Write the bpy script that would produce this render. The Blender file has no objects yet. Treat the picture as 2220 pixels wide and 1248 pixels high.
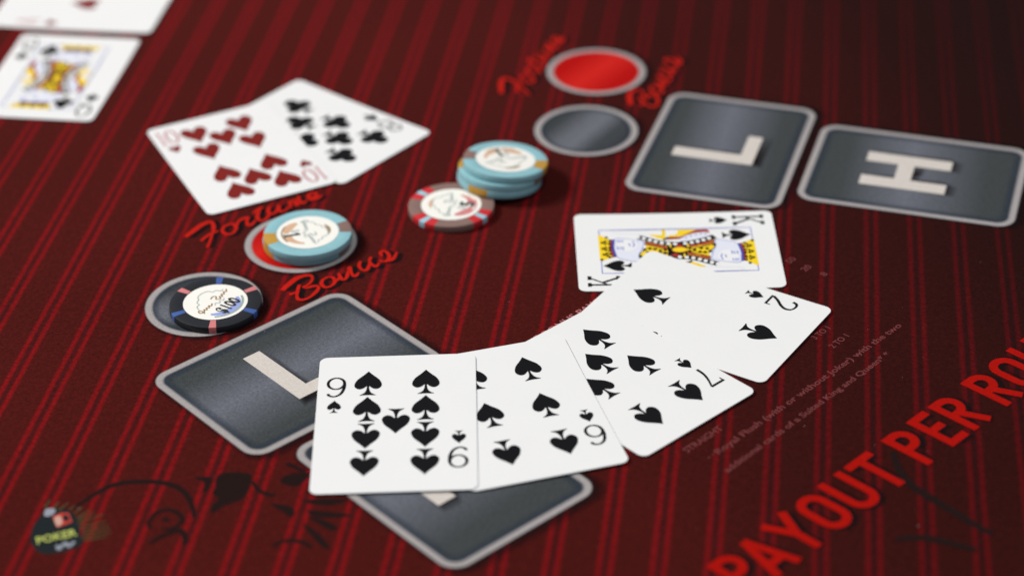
import bpy, bmesh, math, random, json
from mathutils import Vector, Matrix
from mathutils.geometry import tessellate_polygon
random.seed(7)
scene = bpy.context.scene
COL = scene.collection
MM = 0.001

# ------------------------------------------------------------------ camera
cam_d = bpy.data.cameras.new('camera')
cam = bpy.data.objects.new('camera', cam_d)
COL.objects.link(cam)
RT = (0.99982517, -0.01015329, -0.01570183)
UP = (0.01869857, 0.54290323, 0.83958707)
FW = (0.0, 0.83973388, -0.54299817)
cam.matrix_world = Matrix(((RT[0], UP[0], -FW[0], 0.0), (RT[1], UP[1], -FW[1], 0.0),
                           (RT[2], UP[2], -FW[2], 0.52128), (0, 0, 0, 1)))
cam_d.sensor_width = 36.0
cam_d.lens = 4855.56 / 2220 * 36.0
cam_d.clip_start = 0.01
cam_d.clip_end = 50.0
cam_d.dof.use_dof = True
FOCUS_Y = 0.762
cam_d.dof.focus_distance = FOCUS_Y * FW[1] - 0.52128 * FW[2]
cam_d.dof.aperture_fstop = 4.3
cam_d.dof.aperture_blades = 0
scene.camera = cam

# ------------------------------------------------------------------ light
world = bpy.data.worlds.new('World')
scene.world = world
world.use_nodes = True
bg = world.node_tree.nodes['Background']
bg.inputs['Color'].default_value = (0.86, 0.95, 1.08, 1)
bg.inputs['Strength'].default_value = 0.26


def area(name, loc, target, size, power, color):
    d = bpy.data.lights.new(name, 'AREA')
    d.shape = 'DISK'
    d.size = size
    d.energy = power
    d.color = color
    o = bpy.data.objects.new(name, d)
    COL.objects.link(o)
    o.location = loc
    o.rotation_euler = (Vector(target) - Vector(loc)).to_track_quat('-Z', 'Y').to_euler()
    return o


area('ceiling_lamp', (-2.7, 1.62, 2.5), (0, 0.82, 0), 0.95, 138.0, (1.0, 0.962, 0.915))
area('ceiling_lamp', (0.35, 0.45, 2.4), (0, 0.82, 0), 0.9, 17.0, (1.0, 0.97, 0.95))

scene.view_settings.view_transform = 'Standard'
scene.view_settings.look = 'None'
scene.view_settings.exposure = 0.0
scene.view_settings.gamma = 1.0
scene.cycles.max_bounces = 6
scene.cycles.transparent_max_bounces = 16


# ------------------------------------------------------------------ materials
def new_mat(name):
    m = bpy.data.materials.new(name)
    m.use_nodes = True
    nt = m.node_tree
    return m, nt, nt.nodes, nt.links, nt.nodes['Principled BSDF']


def noise(nt, scale, detail=2.0, rough=0.5, coord='Object'):
    tc = nt.nodes.new('ShaderNodeTexCoord')
    n = nt.nodes.new('ShaderNodeTexNoise')
    n.inputs['Scale'].default_value = scale
    n.inputs['Detail'].default_value = detail
    n.inputs['Roughness'].default_value = rough
    nt.links.new(tc.outputs[coord], n.inputs['Vector'])
    return n


def math_node(nt, op, a, b=None, c=None, clamp=False):
    n = nt.nodes.new('ShaderNodeMath')
    n.operation = op
    n.use_clamp = clamp
    for i, v in enumerate((a, b, c)):
        if v is None:
            continue
        if isinstance(v, (int, float)):
            n.inputs[i].default_value = v
        else:
            nt.links.new(v, n.inputs[i])
    return n.outputs[0]


def mix_rgb(nt, fac, a, b, blend='MIX'):
    n = nt.nodes.new('ShaderNodeMix')
    n.data_type = 'RGBA'
    n.blend_type = blend
    for sock, v in ((n.inputs[0], fac), (n.inputs[6], a), (n.inputs[7], b)):
        if isinstance(v, (int, float)):
            sock.default_value = v
        elif isinstance(v, tuple):
            sock.default_value = (v[0], v[1], v[2], 1)
        else:
            nt.links.new(v, sock)
    return n.outputs[2]


def lin(r, g, b):
    f = lambda c: c / 12.92 if c <= 0.04045 else ((c + 0.055) / 1.055) ** 2.4
    return (f(r / 255), f(g / 255), f(b / 255))


def grain(nt, col, scale=2600.0, amt=0.35):
    """multiply a colour by fine cloth grain"""
    n = noise(nt, scale, 1.0)
    n2 = noise(nt, scale * 0.28, 2.0)
    n3 = noise(nt, scale * 0.42, 1.0)
    s = math_node(nt, 'ADD', math_node(nt, 'MULTIPLY', n.outputs[0], 0.40), math_node(nt, 'MULTIPLY', n2.outputs[0], 0.30))
    s = math_node(nt, 'ADD', s, math_node(nt, 'MULTIPLY', n3.outputs[0], 0.30))
    s = math_node(nt, 'MULTIPLY_ADD', math_node(nt, 'SUBTRACT', s, 0.5), 2.2, 0.5, clamp=True)
    f = math_node(nt, 'MULTIPLY_ADD', s, 2 * amt, 1.0 - amt)
    cmb = nt.nodes.new('ShaderNodeCombineColor')
    for i in range(3):
        nt.links.new(f, cmb.inputs[i])
    return mix_rgb(nt, 1.0, col, cmb.outputs[0], 'MULTIPLY')


def cloth_finish(nt, bsdf, sheen=0.06, tint=(0.62, 0.30, 0.29)):
    bsdf.inputs['Roughness'].default_value = 0.9
    bsdf.inputs['Specular IOR Level'].default_value = 0.025
    bsdf.inputs['Sheen Weight'].default_value = sheen
    bsdf.inputs['Sheen Roughness'].default_value = 0.5
    bsdf.inputs['Sheen Tint'].default_value = (*tint, 1)
    n = noise(nt, 1900.0, 2.0)
    b = nt.nodes.new('ShaderNodeBump')
    b.inputs['Strength'].default_value = 0.35
    b.inputs['Distance'].default_value = 0.0002
    nt.links.new(n.outputs[0], b.inputs['Height'])
    nt.links.new(b.outputs[0], bsdf.inputs['Normal'])


def felt_material():
    m, nt, N, L, bsdf = new_mat('red_striped_felt')
    tc = N.new('ShaderNodeTexCoord')
    sep = N.new('ShaderNodeSeparateXYZ')
    L.new(tc.outputs['Object'], sep.inputs[0])
    th = math.radians(7.95)
    u = math_node(nt, 'SUBTRACT', math_node(nt, 'MULTIPLY', sep.outputs[0], math.cos(th) * 1000),
                  math_node(nt, 'MULTIPLY', sep.outputs[1], math.sin(th) * 1000))
    wob = noise(nt, 700.0, 2.0)
    u = math_node(nt, 'ADD', u, math_node(nt, 'MULTIPLY_ADD', wob.outputs[0], 0.7, -0.35))
    P = 19.182
    w = math_node(nt, 'MULTIPLY', math_node(nt, 'FRACT', math_node(nt, 'MULTIPLY_ADD', u, 1 / P, (9.0 - 0.65) / P)), P)

    def band(c, h, soft):
        d = math_node(nt, 'ABSOLUTE', math_node(nt, 'SUBTRACT', w, c))
        return math_node(nt, 'MULTIPLY_ADD', d, -1 / soft, (h + soft * 0.5) / soft, clamp=True)
    b1 = band(9.0, 0.95, 1.1)
    b2 = band(13.3, 0.95, 1.1)
    b = math_node(nt, 'MAXIMUM', b1, b2)
    rib = noise(nt, 620.0, 3.0, 0.65)
    b = math_node(nt, 'MULTIPLY', b, math_node(nt, 'MULTIPLY_ADD', rib.outputs[0], 0.95, 0.50), clamp=True)
    gap = band(11.15, 2.1, 1.2)
    base = mix_rgb(nt, gap, FELT_BASE, FELT_GAP)
    col = mix_rgb(nt, b, base, FELT_STRIPE)
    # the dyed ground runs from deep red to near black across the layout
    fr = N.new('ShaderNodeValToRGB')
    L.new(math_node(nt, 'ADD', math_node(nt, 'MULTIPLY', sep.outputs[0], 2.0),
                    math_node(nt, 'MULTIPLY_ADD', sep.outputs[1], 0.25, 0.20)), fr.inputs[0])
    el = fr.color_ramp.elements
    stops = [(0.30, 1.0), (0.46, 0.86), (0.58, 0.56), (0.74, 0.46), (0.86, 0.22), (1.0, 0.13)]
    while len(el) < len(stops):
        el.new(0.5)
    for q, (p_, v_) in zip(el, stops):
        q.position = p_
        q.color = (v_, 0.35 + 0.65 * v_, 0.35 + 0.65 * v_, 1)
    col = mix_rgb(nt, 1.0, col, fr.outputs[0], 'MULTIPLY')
    big = noise(nt, 9.0, 3.0)
    f = math_node(nt, 'MULTIPLY_ADD', big.outputs[0], 0.35, 0.82)
    cmb = N.new('ShaderNodeCombineColor')
    for i in range(3):
        L.new(f, cmb.inputs[i])
    col = mix_rgb(nt, 1.0, col, cmb.outputs[0], 'MULTIPLY')
    mid = noise(nt, 330.0, 4.0, 0.7)
    f2 = math_node(nt, 'MULTIPLY_ADD', mid.outputs[0], 0.9, 0.55)
    cmb2 = N.new('ShaderNodeCombineColor')
    for i in range(3):
        L.new(f2, cmb2.inputs[i])
    col = mix_rgb(nt, 1.0, col, cmb2.outputs[0], 'MULTIPLY')
    col = grain(nt, col, 2000.0, 0.60)
    L.new(col, bsdf.inputs['Base Color'])
    cloth_finish(nt, bsdf, FELT_SHEEN)
    return m


FELT_BASE = (0.060, 0.0055, 0.0042)
FELT_GAP = (0.054, 0.0052, 0.0052)
FELT_STRIPE = (0.178, 0.0038, 0.0052)
FELT_SHEEN = 0.085


def ink(name, col, amt=0.25, sheen=0.04):
    m, nt, N, L, bsdf = new_mat(name)
    L.new(grain(nt, col, 2400.0, amt), bsdf.inputs['Base Color'])
    cloth_finish(nt, bsdf, sheen, (0.6, 0.5, 0.5))
    return m


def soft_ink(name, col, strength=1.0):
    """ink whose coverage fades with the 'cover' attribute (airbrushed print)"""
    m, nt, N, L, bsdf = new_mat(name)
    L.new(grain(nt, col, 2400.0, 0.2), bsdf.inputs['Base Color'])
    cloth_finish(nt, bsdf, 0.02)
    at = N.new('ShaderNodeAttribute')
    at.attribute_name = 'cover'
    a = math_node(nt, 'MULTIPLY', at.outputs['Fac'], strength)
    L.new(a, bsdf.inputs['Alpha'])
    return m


def metal_print(name, span, slant):
    """brushed steel printed on cloth: dark ends, pale band across the middle"""
    m, nt, N, L, bsdf = new_mat(name)
    tc = N.new('ShaderNodeTexCoord')
    sep = N.new('ShaderNodeSeparateXYZ')
    L.new(tc.outputs['Object'], sep.inputs[0])
    t = math_node(nt, 'ADD', sep.outputs[1], math_node(nt, 'MULTIPLY', sep.outputs[0], slant))
    t = math_node(nt, 'MULTIPLY_ADD', t, 1.0 / (span * MM), 0.5, clamp=True)
    r = N.new('ShaderNodeValToRGB')
    L.new(t, r.inputs[0])
    e = r.color_ramp.elements
    stops = [(0.0, (0.046, 0.053, 0.055)), (0.17, (0.050, 0.056, 0.058)), (0.36, (0.090, 0.097, 0.112)), (0.52, (0.132, 0.139, 0.166)),
             (0.66, (0.096, 0.103, 0.119)), (0.82, (0.051, 0.058, 0.060)), (1.0, (0.046, 0.053, 0.055))]
    if span < 60:
        stops = [(0.0, (0.040, 0.044, 0.048)), (0.25, (0.050, 0.055, 0.061)), (0.45, (0.135, 0.142, 0.165)), (0.60, (0.12, 0.126, 0.146)),
                 (0.85, (0.044, 0.049, 0.053)), (1.0, (0.040, 0.045, 0.048))]
    while len(e) < len(stops):
        e.new(0.5)
    for el, (p, c) in zip(e, stops):
        el.position = p
        el.color = (*c, 1)
    L.new(grain(nt, r.outputs[0], 2400.0, 0.45), bsdf.inputs['Base Color'])
    cloth_finish(nt, bsdf, 0.03, (0.5, 0.5, 0.55))
    return m


def red_print(name):
    m, nt, N, L, bsdf = new_mat(name)
    tc = N.new('ShaderNodeTexCoord')
    sep = N.new('ShaderNodeSeparateXYZ')
    L.new(tc.outputs['Object'], sep.inputs[0])
    t = math_node(nt, 'ADD', sep.outputs[1], math_node(nt, 'MULTIPLY', sep.outputs[0], 0.35))
    t = math_node(nt, 'ABSOLUTE', math_node(nt, 'MULTIPLY', t, 1 / 0.016))
    t = math_node(nt, 'SUBTRACT', 1.0, t, clamp=True)
    col = mix_rgb(nt, t, lin(168, 14, 12), lin(196, 34, 28))
    L.new(grain(nt, col, 2400.0, 0.2), bsdf.inputs['Base Color'])
    cloth_finish(nt, bsdf, 0.04)
    return m


def solid(name, col, rough=0.5, spec=0.3, mottle=0.06, scale=400.0, bump=0.0):
    m, nt, N, L, bsdf = new_mat(name)
    n = noise(nt, scale, 3.0)
    f = math_node(nt, 'MULTIPLY_ADD', n.outputs[0], 2 * mottle, 1 - mottle)
    cmb = N.new('ShaderNodeCombineColor')
    for i in range(3):
        L.new(f, cmb.inputs[i])
    L.new(mix_rgb(nt, 1.0, col, cmb.outputs[0], 'MULTIPLY'), bsdf.inputs['Base Color'])
    bsdf.inputs['Roughness'].default_value = rough
    bsdf.inputs['Specular IOR Level'].default_value = spec
    if bump:
        b = N.new('ShaderNodeBump')
        b.inputs['Strength'].default_value = bump
        b.inputs['Distance'].default_value = 0.0001
        L.new(noise(nt, 3000.0, 2.0).outputs[0], b.inputs['Height'])
        L.new(b.outputs[0], bsdf.inputs['Normal'])
    return m


M = {}
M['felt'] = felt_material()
M['steel_box'] = metal_print('brushed_steel_print', 73.0, -0.05)
M['steel_tall_box'] = metal_print('brushed_steel_tall_print', 98.0, -0.05)
M['steel_circle'] = metal_print('brushed_steel_circle_print', 46.0, 0.30)
M['red_circle'] = red_print('red_circle_print')
M['grey_border'] = soft_ink('pale_grey_border_print', lin(160, 155, 154), 1.0)
M['cream_ink'] = ink('cream_letter_print', lin(202, 195, 187), 0.14)
M['red_ink'] = ink('red_letter_print', lin(182, 27, 17), 0.32)
M['payout_ink'] = ink('payout_letter_print', lin(160, 14, 6), 0.28)
M['pink_ink'] = ink('dusty_pink_print', lin(108, 54, 54), 0.5)
M['pink_ink_bright'] = ink('rose_print', lin(176, 108, 108), 0.4)
M['black_ink'] = ink('black_ornament_print', lin(34, 22, 21), 0.3, 0.0)
M['shadow_soft'] = soft_ink('dark_airbrush_print', lin(24, 19, 21), 0.80)  # ink of the printed drop shadows, shade drawn as part of the artwork
M['navy_soft'] = soft_ink('navy_airbrush_print', lin(50, 62, 78), 0.62)
M['olive_ink'] = ink('olive_ray_print', lin(74, 66, 42), 0.3)
M['lime_ink'] = ink('lime_letter_print', lin(168, 176, 92), 0.2)
M['silver_ink'] = ink('silver_letter_print', lin(140, 145, 155), 0.2)
M['logo_black'] = ink('logo_black_print', lin(30, 36, 38), 0.2)
M['logo_red'] = ink('logo_red_print', lin(176, 62, 54), 0.2)
M['logo_pale'] = ink('logo_pale_print', lin(190, 150, 135), 0.2)
M['card'] = solid('coated_white_card', (0.795, 0.795, 0.788), 0.38, 0.25, 0.018, 60.0)
M['pip_black'] = solid('black_card_ink', (0.005, 0.005, 0.006), 0.55, 0.10, 0.05)
M['pip_red'] = solid('red_card_ink', lin(122, 19, 7), 0.42, 0.3, 0.05)
M['red_thin'] = solid('thin_red_card_ink', lin(176, 92, 96), 0.42, 0.3, 0.05)
M['k_yellow'] = solid('court_yellow_ink', lin(240, 205, 20), 0.4, 0.3, 0.04)
M['k_orange'] = solid('court_orange_ink', lin(205, 140, 40), 0.4, 0.3, 0.04)
M['k_red'] = solid('court_red_ink', lin(158, 44, 34), 0.4, 0.3, 0.04)
M['k_lilac'] = solid('court_lilac_ink', lin(220, 222, 233), 0.4, 0.3, 0.03)
M['k_navy'] = solid('court_navy_ink', lin(62, 58, 140), 0.4, 0.3, 0.04)
M['k_blue'] = solid('court_blue_line_ink', lin(108, 122, 200), 0.4, 0.3, 0.04)
M['k_white'] = solid('court_white_ink', (0.80, 0.80, 0.80), 0.4, 0.3, 0.02)
M['teal'] = solid('teal_chip_clay', lin(138, 185, 193), 0.5, 0.25, 0.11, 260.0, 0.15)
M['gold'] = solid('mustard_chip_clay', lin(186, 142, 58), 0.5, 0.25, 0.11, 260.0, 0.15)
M['taupe'] = solid('taupe_chip_clay', lin(132, 106, 98), 0.5, 0.25, 0.11, 260.0, 0.15)
M['chip_red'] = solid('red_chip_clay', lin(198, 44, 50), 0.5, 0.25, 0.10, 260.0, 0.15)
M['chip_pale'] = solid('pale_blue_chip_clay', lin(156, 196, 210), 0.5, 0.25, 0.10, 260.0, 0.15)
M['chip_black'] = solid('black_chip_clay', lin(32, 34, 39), 0.45, 0.3, 0.10, 260.0, 0.2)
M['chip_pink'] = solid('pink_chip_clay', lin(206, 122, 122), 0.5, 0.25, 0.10, 260.0, 0.15)
M['chip_blue'] = solid('blue_chip_clay', lin(64, 92, 156), 0.5, 0.25, 0.10, 260.0, 0.15)
M['inlay'] = solid('cream_chip_inlay', lin(240, 238, 230), 0.35, 0.3, 0.02, 300.0)
M['i_dark'] = solid('dark_inlay_ink', lin(52, 50, 52), 0.4, 0.3, 0.05)
M['i_brown'] = solid('brown_inlay_ink', lin(150, 120, 80), 0.4, 0.3, 0.05)
M['i_tan'] = solid('tan_inlay_ink', lin(212, 172, 140), 0.4, 0.3, 0.05)
M['i_rose'] = solid('rose_inlay_ink', lin(206, 130, 130), 0.4, 0.3, 0.05)
M['i_blue'] = solid('periwinkle_inlay_ink', lin(150, 164, 216), 0.4, 0.3, 0.05)
M['i_line'] = solid('slate_inlay_ink', lin(165, 176, 172), 0.4, 0.3, 0.05)
M['i_grey'] = solid('grey_green_inlay_ink', lin(150, 166, 162), 0.4, 0.3, 0.05)
M['lint'] = solid('lint', lin(150, 125, 120), 0.9, 0.1, 0.1)
M['wood'] = solid('table_core_wood', (0.12, 0.06, 0.03), 0.6, 0.3, 0.2, 40.0)

DATA_TEXT = r"""
{"K":{"hair":[[-8.56,17.61],[-7.0,23.39],[-4.55,26.64],[2.71,27.65],[10.46,26.87],[10.26,21.74],[8.78,17.06],[7.39,14.43],[0.93,15.7],[-2.95,17.1]],"face":[[5.26,
26.36],[7.43,25.7],[9.13,24.29],[10.03,22.41],[9.95,20.43],[8.91,18.73],[7.11,17.66],[4.91,17.42],[2.73,18.06],[1.01,19.47],[0.1,21.36],[0.18,23.36],[1.24,
25.06],[3.05,26.13]],"navy":[[-4.55,26.64],[-4.83,27.99],[2.1,28.82],[9.74,28.39],[10.14,26.91],[2.71,27.65]],"redband":[[-4.83,27.99],[-5.12,28.93],[2.14,
29.68],[9.97,29.23],[9.74,28.39],[2.1,28.82]],"crown":[[-5.19,28.93],[-8.09,34.32],[14.28,34.3],[9.97,29.23],[2.14,29.68]],"fleurs":[[-2.54,30.96],[2.2,
31.34],[7.28,31.33]],"dots":[[-4.75,29.9],[-2.13,29.53],[0.5,29.68],[3.43,29.48],[6.03,29.46],[8.94,29.26],[-6.8,33.49],[11.57,30.71]],"mark0":[[1.11,23.59],
[3.86,23.8]],"mark1":[[1.61,24.65],[3.91,24.94]],"mark2":[[1.53,26.04],[3.95,26.08]],"mark3":[[7.61,23.44],[9.18,23.91]],"mark4":[[7.47,24.76],[9.22,24.93]],
"mark5":[[7.7,25.77],[9.26,25.82]],"mark6":[[3.55,19.34],[5.61,18.66],[8.35,19.34]],"mark7":[[4.25,20.52],[6.48,20.96]],"sash1":[[-10.9,17.3],[-8.74,13.08],
[-7.11,9.1],[-5.94,5.17],[-5.69,1.49]],"sash2":[[5.1,-2.45],[5.59,1.83],[6.27,5.91],[7.49,8.91],[9.36,12.19],[11.66,16.63]],"orange1":[[-4.78,4.38],[-6.65,
10.46],[-8.93,16.77],[-4.96,16.41],[-2.9,10.14],[-2.48,4.2]],"orange2":[[0.99,4.09],[5.29,13.93],[7.68,13.79],[6.54,9.34],[3.33,3.91]],"stripe1":[[-3.69,
5.17],[-4.99,10.67],[-6.82,16.4]],"stripe2":[[2.18,4.52],[4.1,8.51],[6.45,13.66]],"flower":[[-2.35,4.19],[-1.39,6.89],[-2.82,12.22],[-4.94,16.93],[-2.31,
16.69],[0.87,14.32],[2.47,13.49],[1.63,8.72],[0.89,6.36],[0.79,3.94]],"blobs":[[-0.31,7.56],[-1.57,10.55],[-1.01,13.1],[1.14,14.37],[1.48,9.77],[-4.3,16.52],
[1.96,11.98],[-1.77,5.53],[0.71,5.33]],"mid":[[-0.51,4.28],[0.39,3.89],[1.08,2.92],[1.43,1.57],[1.37,0.11],[0.92,-1.17],[0.15,-2.03],[-0.77,-2.29],[-1.66,
-1.89],[-2.36,-0.92],[-2.71,0.43],[-2.65,1.89],[-2.19,3.18],[-1.43,4.03]],"dia1":[[-3.8,-0.91],[-5.43,1.3],[-3.64,3.25],[-2.08,1.04]],"sq0":[[-5.57,-2.24],
[-5.52,-0.85],[-2.62,-1.07],[-2.68,-2.46]],"sq1":[[-5.35,3.31],[-5.3,4.6],[-2.41,4.37],[-2.46,3.09]],"bar0":[[-5.74,-3.03],[-5.71,-2.27],[-2.68,-2.49],
[-2.71,-3.25]],"bar1":[[-5.43,4.64],[-5.4,5.41],[-2.64,5.18],[-2.67,4.42]],"lens":[[-9.14,1.41],[-11.77,3.89],[-14.06,8.63],[-14.63,12.89],[-13.31,15.58],
[-12.26,16.89],[-10.07,13.2],[-8.09,7.79],[-7.11,2.48]],"lensdots":[[-10.62,4.5],[-11.86,6.7],[-12.77,9.05],[-13.28,11.37],[-13.2,13.47]],"sleeve":[[-17.12,
9.59],[-17.19,14.52],[-14.19,15.49],[-14.97,12.92],[-14.33,8.66],[-12.41,4.64],[-9.53,1.62],[-9.1,-4.35],[-11.38,-2.96],[-11.51,2.12]],"cloth":[[-17.26,
1.16],[-17.12,9.59],[-14.72,9.04],[-12.15,2.87],[-11.49,-0.68],[-11.39,-3.14],[-13.05,-2.84],[-12.94,-0.22],[-14.89,1.33]],"hand":[[-15.06,0.57],[-14.08,
0.25],[-13.32,-0.49],[-12.92,-1.5],[-12.96,-2.59],[-13.44,-3.54],[-14.26,-4.16],[-15.25,-4.33],[-16.23,-4.02],[-17.0,-3.28],[-17.4,-2.26],[-17.36,-1.17],
[-16.88,-0.22],[-16.06,0.4]],"hilt":[[-17.87,-5.83],[-17.95,-4.35],[-12.77,-4.26],[-9.13,-5.05],[-10.93,-8.42],[-13.39,-11.41],[-13.93,-11.37],[-13.03,
-5.82]],"gap":[[-8.63,-5.72],[-11.25,-3.15]],"blade":[[-15.93,-27.93],[-17.18,-25.58],[-17.19,-15.73],[-17.06,-5.71],[-13.31,-5.98],[-14.11,-15.92],[-14.74,
-25.01]],"body":[[-5.0,-1.17],[-5.74,5.16],[-8.54,13.07],[-9.07,16.6],[-2.97,16.82],[2.48,13.66],[7.68,13.79],[5.53,8.39],[4.62,1.91],[4.15,-1.86]],"core":[[-5.84,
-2.43],[-5.81,4.99],[-2.39,4.71],[-0.47,5.08],[1.27,4.42],[4.39,4.17],[4.1,-2.96],[0.98,-2.73],[-0.8,-3.22],[-2.69,-2.66]],"beard":[[7.39,14.43],[0.93,
15.7],[-2.95,17.1],[-1.6,18.02],[6.85,17.24],[8.8,17.41]]},"O":{"arc":[[-165.98,660.26],[-162.02,664.67],[-158.49,668.71],[-154.41,672.78],[-149.02,675.14],
[-141.82,675.77],[-135.49,675.16],[-129.5,672.86],[-125.47,669.39],[-122.58,664.31],[-120.65,658.49],[-119.61,653.58]],"p_blob":[[-113.79,676.76],[-112.19,
679.81],[-107.7,680.61],[-102.69,679.83],[-100.21,677.59],[-100.7,670.23],[-102.41,664.23],[-106.63,661.35],[-109.45,659.64],[-111.45,657.32],[-113.32,
655.6],[-113.94,659.78],[-111.8,664.51],[-114.37,667.61],[-113.61,671.23]],"p_side":[[-122.19,677.33],[-116.96,678.1],[-115.24,676.19],[-116.13,670.09],
[-118.26,668.94],[-118.09,674.43]],"r_stem":[[-99.56,674.48],[-97.24,669.52],[-93.22,666.37],[-90.21,666.27]],"p_petal":[[-89.37,674.79],[-86.61,678.41],
[-80.6,679.47],[-78.23,678.15],[-82.33,671.51],[-86.88,671.95]],"p_leaf":[[-91.61,660.3],[-87.5,660.18],[-82.84,657.66],[-83.2,652.34],[-87.6,656.61]],
"p_ray1":[[-79.77,661.74],[-72.4,663.32],[-63.0,662.44],[-70.28,659.07]],"p_ray2":[[-77.54,656.31],[-70.07,655.49],[-60.65,652.85],[-68.0,651.89],[-75.08,
652.69]],"p_ray3":[[-77.27,652.17],[-71.64,650.83],[-65.83,645.98],[-68.31,644.32],[-73.34,648.53]],"p_ray4":[[-79.25,648.71],[-73.01,643.3],[-68.11,634.56],
[-70.65,634.64],[-75.92,642.81]],"r_swirl":[[-134.76,647.44],[-136.24,650.4],[-134.38,656.23],[-129.81,658.47],[-125.8,655.97],[-123.84,651.79],[-126.33,
647.77],[-131.0,646.75]],"r_tail":[[-134.41,638.78],[-129.84,643.24],[-123.92,645.96],[-121.49,640.69],[-121.9,637.84]],"p_dot":[[-128.55,652.52],[-128.63,
651.96],[-128.99,651.52],[-129.56,651.29],[-130.22,651.31],[-130.84,651.57],[-131.31,652.04],[-131.52,652.6],[-131.44,653.16],[-131.09,653.6],[-130.52,
653.84],[-129.86,653.82],[-129.23,653.55],[-128.77,653.08]],"r_loop":[[-89.28,635.75],[-85.48,638.49],[-81.5,638.95],[-77.0,637.1],[-74.62,634.19]],"r_top":[[-87.88,
685.31],[-84.68,683.33],[-80.64,680.09]],"r_curve":[[144.88,685.99],[145.44,674.33],[148.59,664.73],[154.28,657.09],[161.44,648.6],[167.5,641.19],[173.65,
634.76]],"r_low":[[137.92,633.16],[147.58,633.76],[158.16,629.93],[165.88,626.21]]},"G":{"back":[[-178.9,649.15],[-177.35,654.76],[-175.1,659.54],[-172.04,
660.6],[-166.98,659.3],[-164.06,655.5],[-162.02,651.47],[-160.8,645.82],[-158.98,640.77],[-160.6,637.51],[-165.45,634.92],[-172.66,634.04],[-177.92,640.22]],
"white":[[-175.87,659.85],[-173.25,660.35],[-171.94,658.87],[-172.96,656.33],[-175.56,655.84]],"redsq":[[-172.64,655.47],[-169.77,657.66],[-166.89,657.58],
[-164.61,652.11],[-169.8,648.89]],"pale":[[-171.78,654.59],[-169.63,655.66],[-168.28,651.66],[-169.93,649.73]],"mark":[[-168.69,655.35],[-167.43,656.45],
[-165.86,653.28],[-167.75,652.77]],"kerline":[[-169.51,641.63],[-161.46,644.31]],"kertop":[[-171.13,646.13],[-163.15,649.53]],"sline":[[-169.72,635.32],
[-161.56,639.19]],"ray0":[[-173.16,659.77],[-171.55,664.33]],"ray1":[[-170.9,659.13],[-167.88,663.93]],"ray2":[[-167.02,659.59],[-165.03,661.83]],"ray3":[[-164.69,
657.23],[-162.01,660.87]],"ray4":[[-163.21,654.62],[-158.91,659.34]],"ray5":[[-162.82,653.19],[-157.17,657.29]],"ray6":[[-162.51,651.2],[-153.63,656.33]],
"ray7":[[-161.63,648.92],[-152.2,652.59]],"ray8":[[-160.31,647.2],[-150.59,650.0]],"ray9":[[-159.65,645.23],[-149.92,647.74]],"ray10":[[-160.03,643.02],
[-149.42,645.49]],"ray11":[[-158.71,641.31],[-150.17,643.28]],"ray12":[[-176.42,661.02],[-175.01,665.6]]},"F":[[[25.23,117.48],[30.01,119.03],[35.79,120.9],
[39.67,121.09],[41.02,120.07],[40.66,117.97],[38.75,114.89],[36.42,112.22],[32.69,108.51],[29.32,105.31],[27.09,103.45]],[[28.26,109.87],[31.97,111.18],
[35.86,111.95],[39.02,111.4]],[[45.98,112.99],[42.78,112.73],[40.26,110.24],[40.07,106.81],[42.6,105.64],[46.15,107.96],[47.39,111.26],[45.94,113.19]],
[[46.67,108.69],[50.15,111.94],[52.92,112.62],[55.55,112.05],[53.16,109.53],[51.79,106.34],[53.85,106.03],[56.7,107.86]],[[65.33,115.47],[61.18,111.89],
[58.45,108.68],[58.27,105.57],[61.04,105.43],[64.69,107.77]],[[59.29,113.24],[62.56,114.32],[65.95,114.47]],[[68.67,113.18],[65.74,110.51],[64.96,107.1],
[67.82,107.32],[71.1,109.65],[72.52,112.08]],[[71.42,110.6],[69.55,106.53],[71.33,105.28],[74.78,107.04]],[[77.73,110.98],[76.64,108.22],[74.67,105.48]],
[[76.32,107.69],[79.18,110.04],[80.51,109.21],[78.29,106.26],[78.79,105.37],[81.56,106.97]],[[83.74,111.68],[81.78,108.03],[81.44,104.99],[84.19,105.77]],
[[85.43,107.14],[87.34,105.77],[90.23,106.45],[91.28,108.86],[88.91,109.38],[86.33,107.56],[86.17,104.75],[88.76,104.02],[92.68,105.0]]],"B":[[[30.52,52.61],
[35.31,54.44],[40.51,55.94],[44.38,55.64],[46.59,53.97],[46.28,51.83],[43.89,49.6],[40.91,48.58],[38.38,48.54]],[[38.8,51.18],[35.46,47.99],[32.7,44.95],
[31.51,42.33],[32.69,40.61],[35.79,40.2],[39.84,41.41],[42.81,43.03],[43.8,44.75],[42.51,46.14],[40.16,46.76],[38.54,47.51]],[[30.82,47.82],[32.85,47.42],
[34.59,47.25]],[[51.52,47.58],[48.43,47.27],[46.07,45.03],[45.62,41.98],[48.02,41.0],[51.44,42.56],[52.8,45.75],[51.67,47.57]],[[51.44,42.56],[53.36,42.99],
[55.12,44.22]],[[56.86,47.08],[55.39,43.96],[54.89,41.69],[56.04,41.12],[58.57,42.92],[61.08,45.71]],[[61.37,46.09],[63.1,47.06],[61.42,44.11],[60.18,41.1],
[61.19,40.15],[63.63,41.4]],[[69.79,47.96],[66.95,45.4],[65.97,42.12],[67.3,40.55],[70.11,42.45],[72.96,45.0]],[[75.39,47.64],[72.68,45.26],[71.73,42.24],
[72.29,40.1],[74.86,41.27]],[[76.15,42.68],[77.62,40.65],[80.58,41.48],[82.57,44.56],[82.72,47.59],[80.59,47.4],[79.24,44.7]],[[75.88,42.14],[78.18,40.13],
[81.1,39.69],[84.0,41.25],[86.2,43.15]]]}"""


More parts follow.
